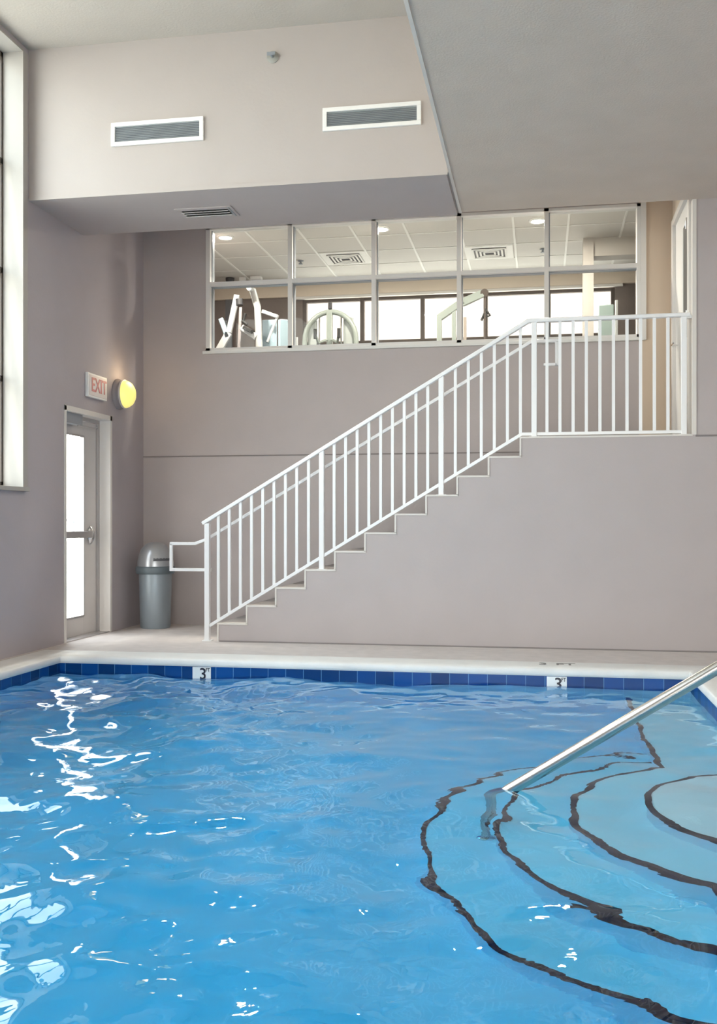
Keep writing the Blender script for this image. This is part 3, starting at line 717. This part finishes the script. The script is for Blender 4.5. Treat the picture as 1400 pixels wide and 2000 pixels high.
# pale shrouded machine at left of it
s = thing('weight_tower', (-3.03, 11.6, ZL), 'pale blue guarded weight tower left of the arched machine', 'exercise machine')
MB().prism([(-3.07, ZL), (-2.90, ZL), (-2.94, 3.58), (-3.07, 3.60)], 'XZ', 11.6, 11.7).build('guard', MACHB, s, .008)
MB().tube([(-2.88, 11.65, ZL), (-2.88, 11.65, 3.38)], .022).build('upright', MACHW, s)
MB().box(-3.1, 11.4, ZL, -2.83, 11.68, ZL+.05).build('base', MACHW, s, .008)
# left multi station
s = thing('multi_gym', (-3.7, 12.1, ZL), 'white multi gym with slanted arms behind the first lower pane', 'exercise machine')
Yq = 12.1
def XZ(u, v, Y):   # picture-measured corner of the machine, on its own depth
    a = (u-700)/F; bb = (1022-v)/F; t_ = Y/(math.cos(YAW)+a*math.sin(YAW)); return ((-math.sin(YAW)+a*math.cos(YAW))*t_, Y, 1.15+bb*t_)
MB().tube([XZ(507, 700, Yq), XZ(503, 600, Yq), XZ(493, 566, Yq)], .045, 12).build('main_upright', MACHW, s)
MB().tube([XZ(493, 566, Yq), XZ(486, 563, Yq-.2)], .03, 12).build('upper_cap', MACHW, s)
MB().bar(XZ(463, 576, Yq), XZ(447, 650, Yq), .05, .07).build('slanted_arm', MACHW, s, .008)
MB().bar(XZ(447, 650, Yq), XZ(424, 690, Yq), .05, .09).build('front_leg', MACHW, s, .008)
MB().bar(XZ(431, 622, Yq), XZ(445, 660, Yq), .05, .06).build('brace', MACHB, s, .008)
MB().bar(XZ(470, 600, Yq), XZ(466, 690, Yq), .03, .03).build('cable_post', CHROME, s)
MB().tube([XZ(467, 584, Yq-.05), XZ(468, 596, Yq-.05)], .045, 14).build('pulley', DARK, s)
MB().bar(XZ(473, 640, Yq), XZ(502, 660, Yq), .1, .08).build('seat_rail', MACHW, s, .01)
MB().bar(XZ(477, 640, Yq-.06), XZ(494, 649, Yq-.06), .14, .05).build('seat_pad', PADB, s, .01)
MB().tube([XZ(479, 612, Yq), XZ(474, 628, Yq), XZ(482, 634, Yq)], .02).build('grip', PADB, s)
a_, c_ = XZ(512, 625, Yq+.2), XZ(540, 690, Yq+.2)
MB().box(a_[0], Yq+.2, ZL, c_[0], Yq+.24, a_[2]).build('guard', MACHB, s, .006)
MB().bar(XZ(512, 608, Yq), XZ(543, 619, Yq), .05, .045).build('pull_bar', MACHW, s, .006)
MB().bar(XZ(541, 620, Yq), XZ(522, 668, Yq), .025, .025).build('link_rod', MACHW, s)
a_, c_ = XZ(543, 624, Yq), XZ(557, 690, Yq)
MB().box(a_[0], Yq, ZL, c_[0], Yq+.06, a_[2]).build('guard', MACHB, s, .006)
MB().box(XZ(424, 690, Yq)[0], Yq-.15, ZL, XZ(557, 690, Yq)[0], Yq+.3, ZL+.06).build('base', MACHW, s, .01)
MB().box(XZ(440, 590, 12.9)[0], 12.9, ZL, XZ(452, 590, 12.9)[0], 12.95, XZ(440, 585, 12.9)[2]).build('rear_panel', DARK, s)
# cable machine with cantilever arm
s = thing('cable_machine', (-1.2, 12.3, ZL), 'grey cantilever cable machine with a hanging handle, fourth lower pane', 'exercise machine')
Y0 = 12.3
MB().bar(XZ(858, 800, Y0), XZ(858, 618, Y0), .062, .062).build('front_post', MACH, s, .008)
MB().bar(XZ(856, 622, Y0), XZ(905, 588, Y0), .06, .085).build('diagonal_arm', MACH, s, .008)
MB().bar(XZ(902, 592, Y0), XZ(943, 573, Y0), .06, .095).build('boom', MACH, s, .008)
MB().bar(XZ(888, 800, Y0), XZ(886, 600, Y0), .05, .05).build('rear_post', MACH, s, .006)
MB().bar(XZ(908, 800, Y0), XZ(908, 620, Y0), .035, .035).build('guide_post', mat('guide_bronze', (.35, .30, .26), .4), s)
MB().tube([XZ(946, 572, Y0-.03), XZ(946, 572, Y0+.03)], .05, 16).build('pulley', BROWN, s)
MB().tube([XZ(947, 575, Y0), XZ(947, 668, Y0)], .014, 10).build('cable', BROWN, s)
hd = MB().tube([XZ(947, 603, Y0), XZ(953, 611, Y0), XZ(957, 616, Y0), XZ(950, 619, Y0), XZ(947, 603, Y0)], .014, 10)
hd.build('hanging_handle', PADB, s)
MB().tube([XZ(946, 612, Y0), XZ(940, 626, Y0)], .014, 10).build('rope_end', PADB, s)
MB().box(XZ(852, 800, Y0)[0], Y0-.4, ZL, XZ(915, 800, Y0)[0], Y0+.4, ZL+.06).build('base', MACH, s, .01)
MB().box(XZ(864, 800, Y0)[0], Y0+.05, 2.1, XZ(884, 800, Y0)[0], Y0+.2, 3.3).build('weight_stack', DARK, s, .01)
# treadmill console
s = thing('treadmill', (.8, 12.0, ZL), 'treadmill with pale grey console behind the last lower pane', 'exercise machine')
Y0 = 11.7
q0, q1 = XZ(1168, 668, Y0), XZ(1199, 594, Y0)
MB().box(q0[0], Y0, q0[2]-.05, q1[0], Y0+.05, q1[2]).build('console', MONI, s, .012)
q2, q3 = XZ(1201, 672, Y0), XZ(1207, 586, Y0)
MB().box(q2[0], Y0-.01, q2[2], q3[0], Y0+.04, q3[2]).build('console_edge', MACHW, s, .006)
for x in (q0[0]+.0, q1[0]-.02): MB().bar((x+.01, Y0+.03, ZL+.12), (x+.01, Y0+.03, q0[2]), .05, .05).build('upright', MACHW, s, .006)
MB().box(q0[0]-.15, Y0-.1, ZL, q1[0]+.2, Y0+1.5, ZL+.14).build('deck', DARK, s, .02)

# ------------------------------------------------------------------ outside
struct('ground', MB().box(-60, -25, -1.6, XL-.28, 60, -.02).box(XL-.28, YN-25, -1.6, 20, YN-.16, -.02), GROUND, 'pale sunlit paving outside the glass door', cat='ground')
fc = MB(); fc.box(-7, 20, -.5, 10, 20.4, 9)
struct('facade', fc, BRICK, 'pale sunlit brick facade beyond the far gym windows', cat='building')
s = thing('outdoor_table', (-11.6, 20, 0), 'faint grey pedestal table outside the glass door', 'table')
X_, Y_, Z_ = XZ(144, 1016, 17)
s.location = (X_, Y_, -.02); OFF[s.name] = Vector((X_, Y_, -.02))
MB().box(X_-.11, Y_-.2, Z_-.02, X_+.11, Y_+.2, Z_+.02).build('tabletop', GREYM, s)
MB().tube([(X_, Y_, -.02), (X_, Y_, Z_-.02)], .02).build('pedestal', GREYM, s)
MB().lathe([(0, 0), (.14, 0), (.12, .03), (0, .03)], (X_, Y_, -.02)).build('foot', GREYM, s)
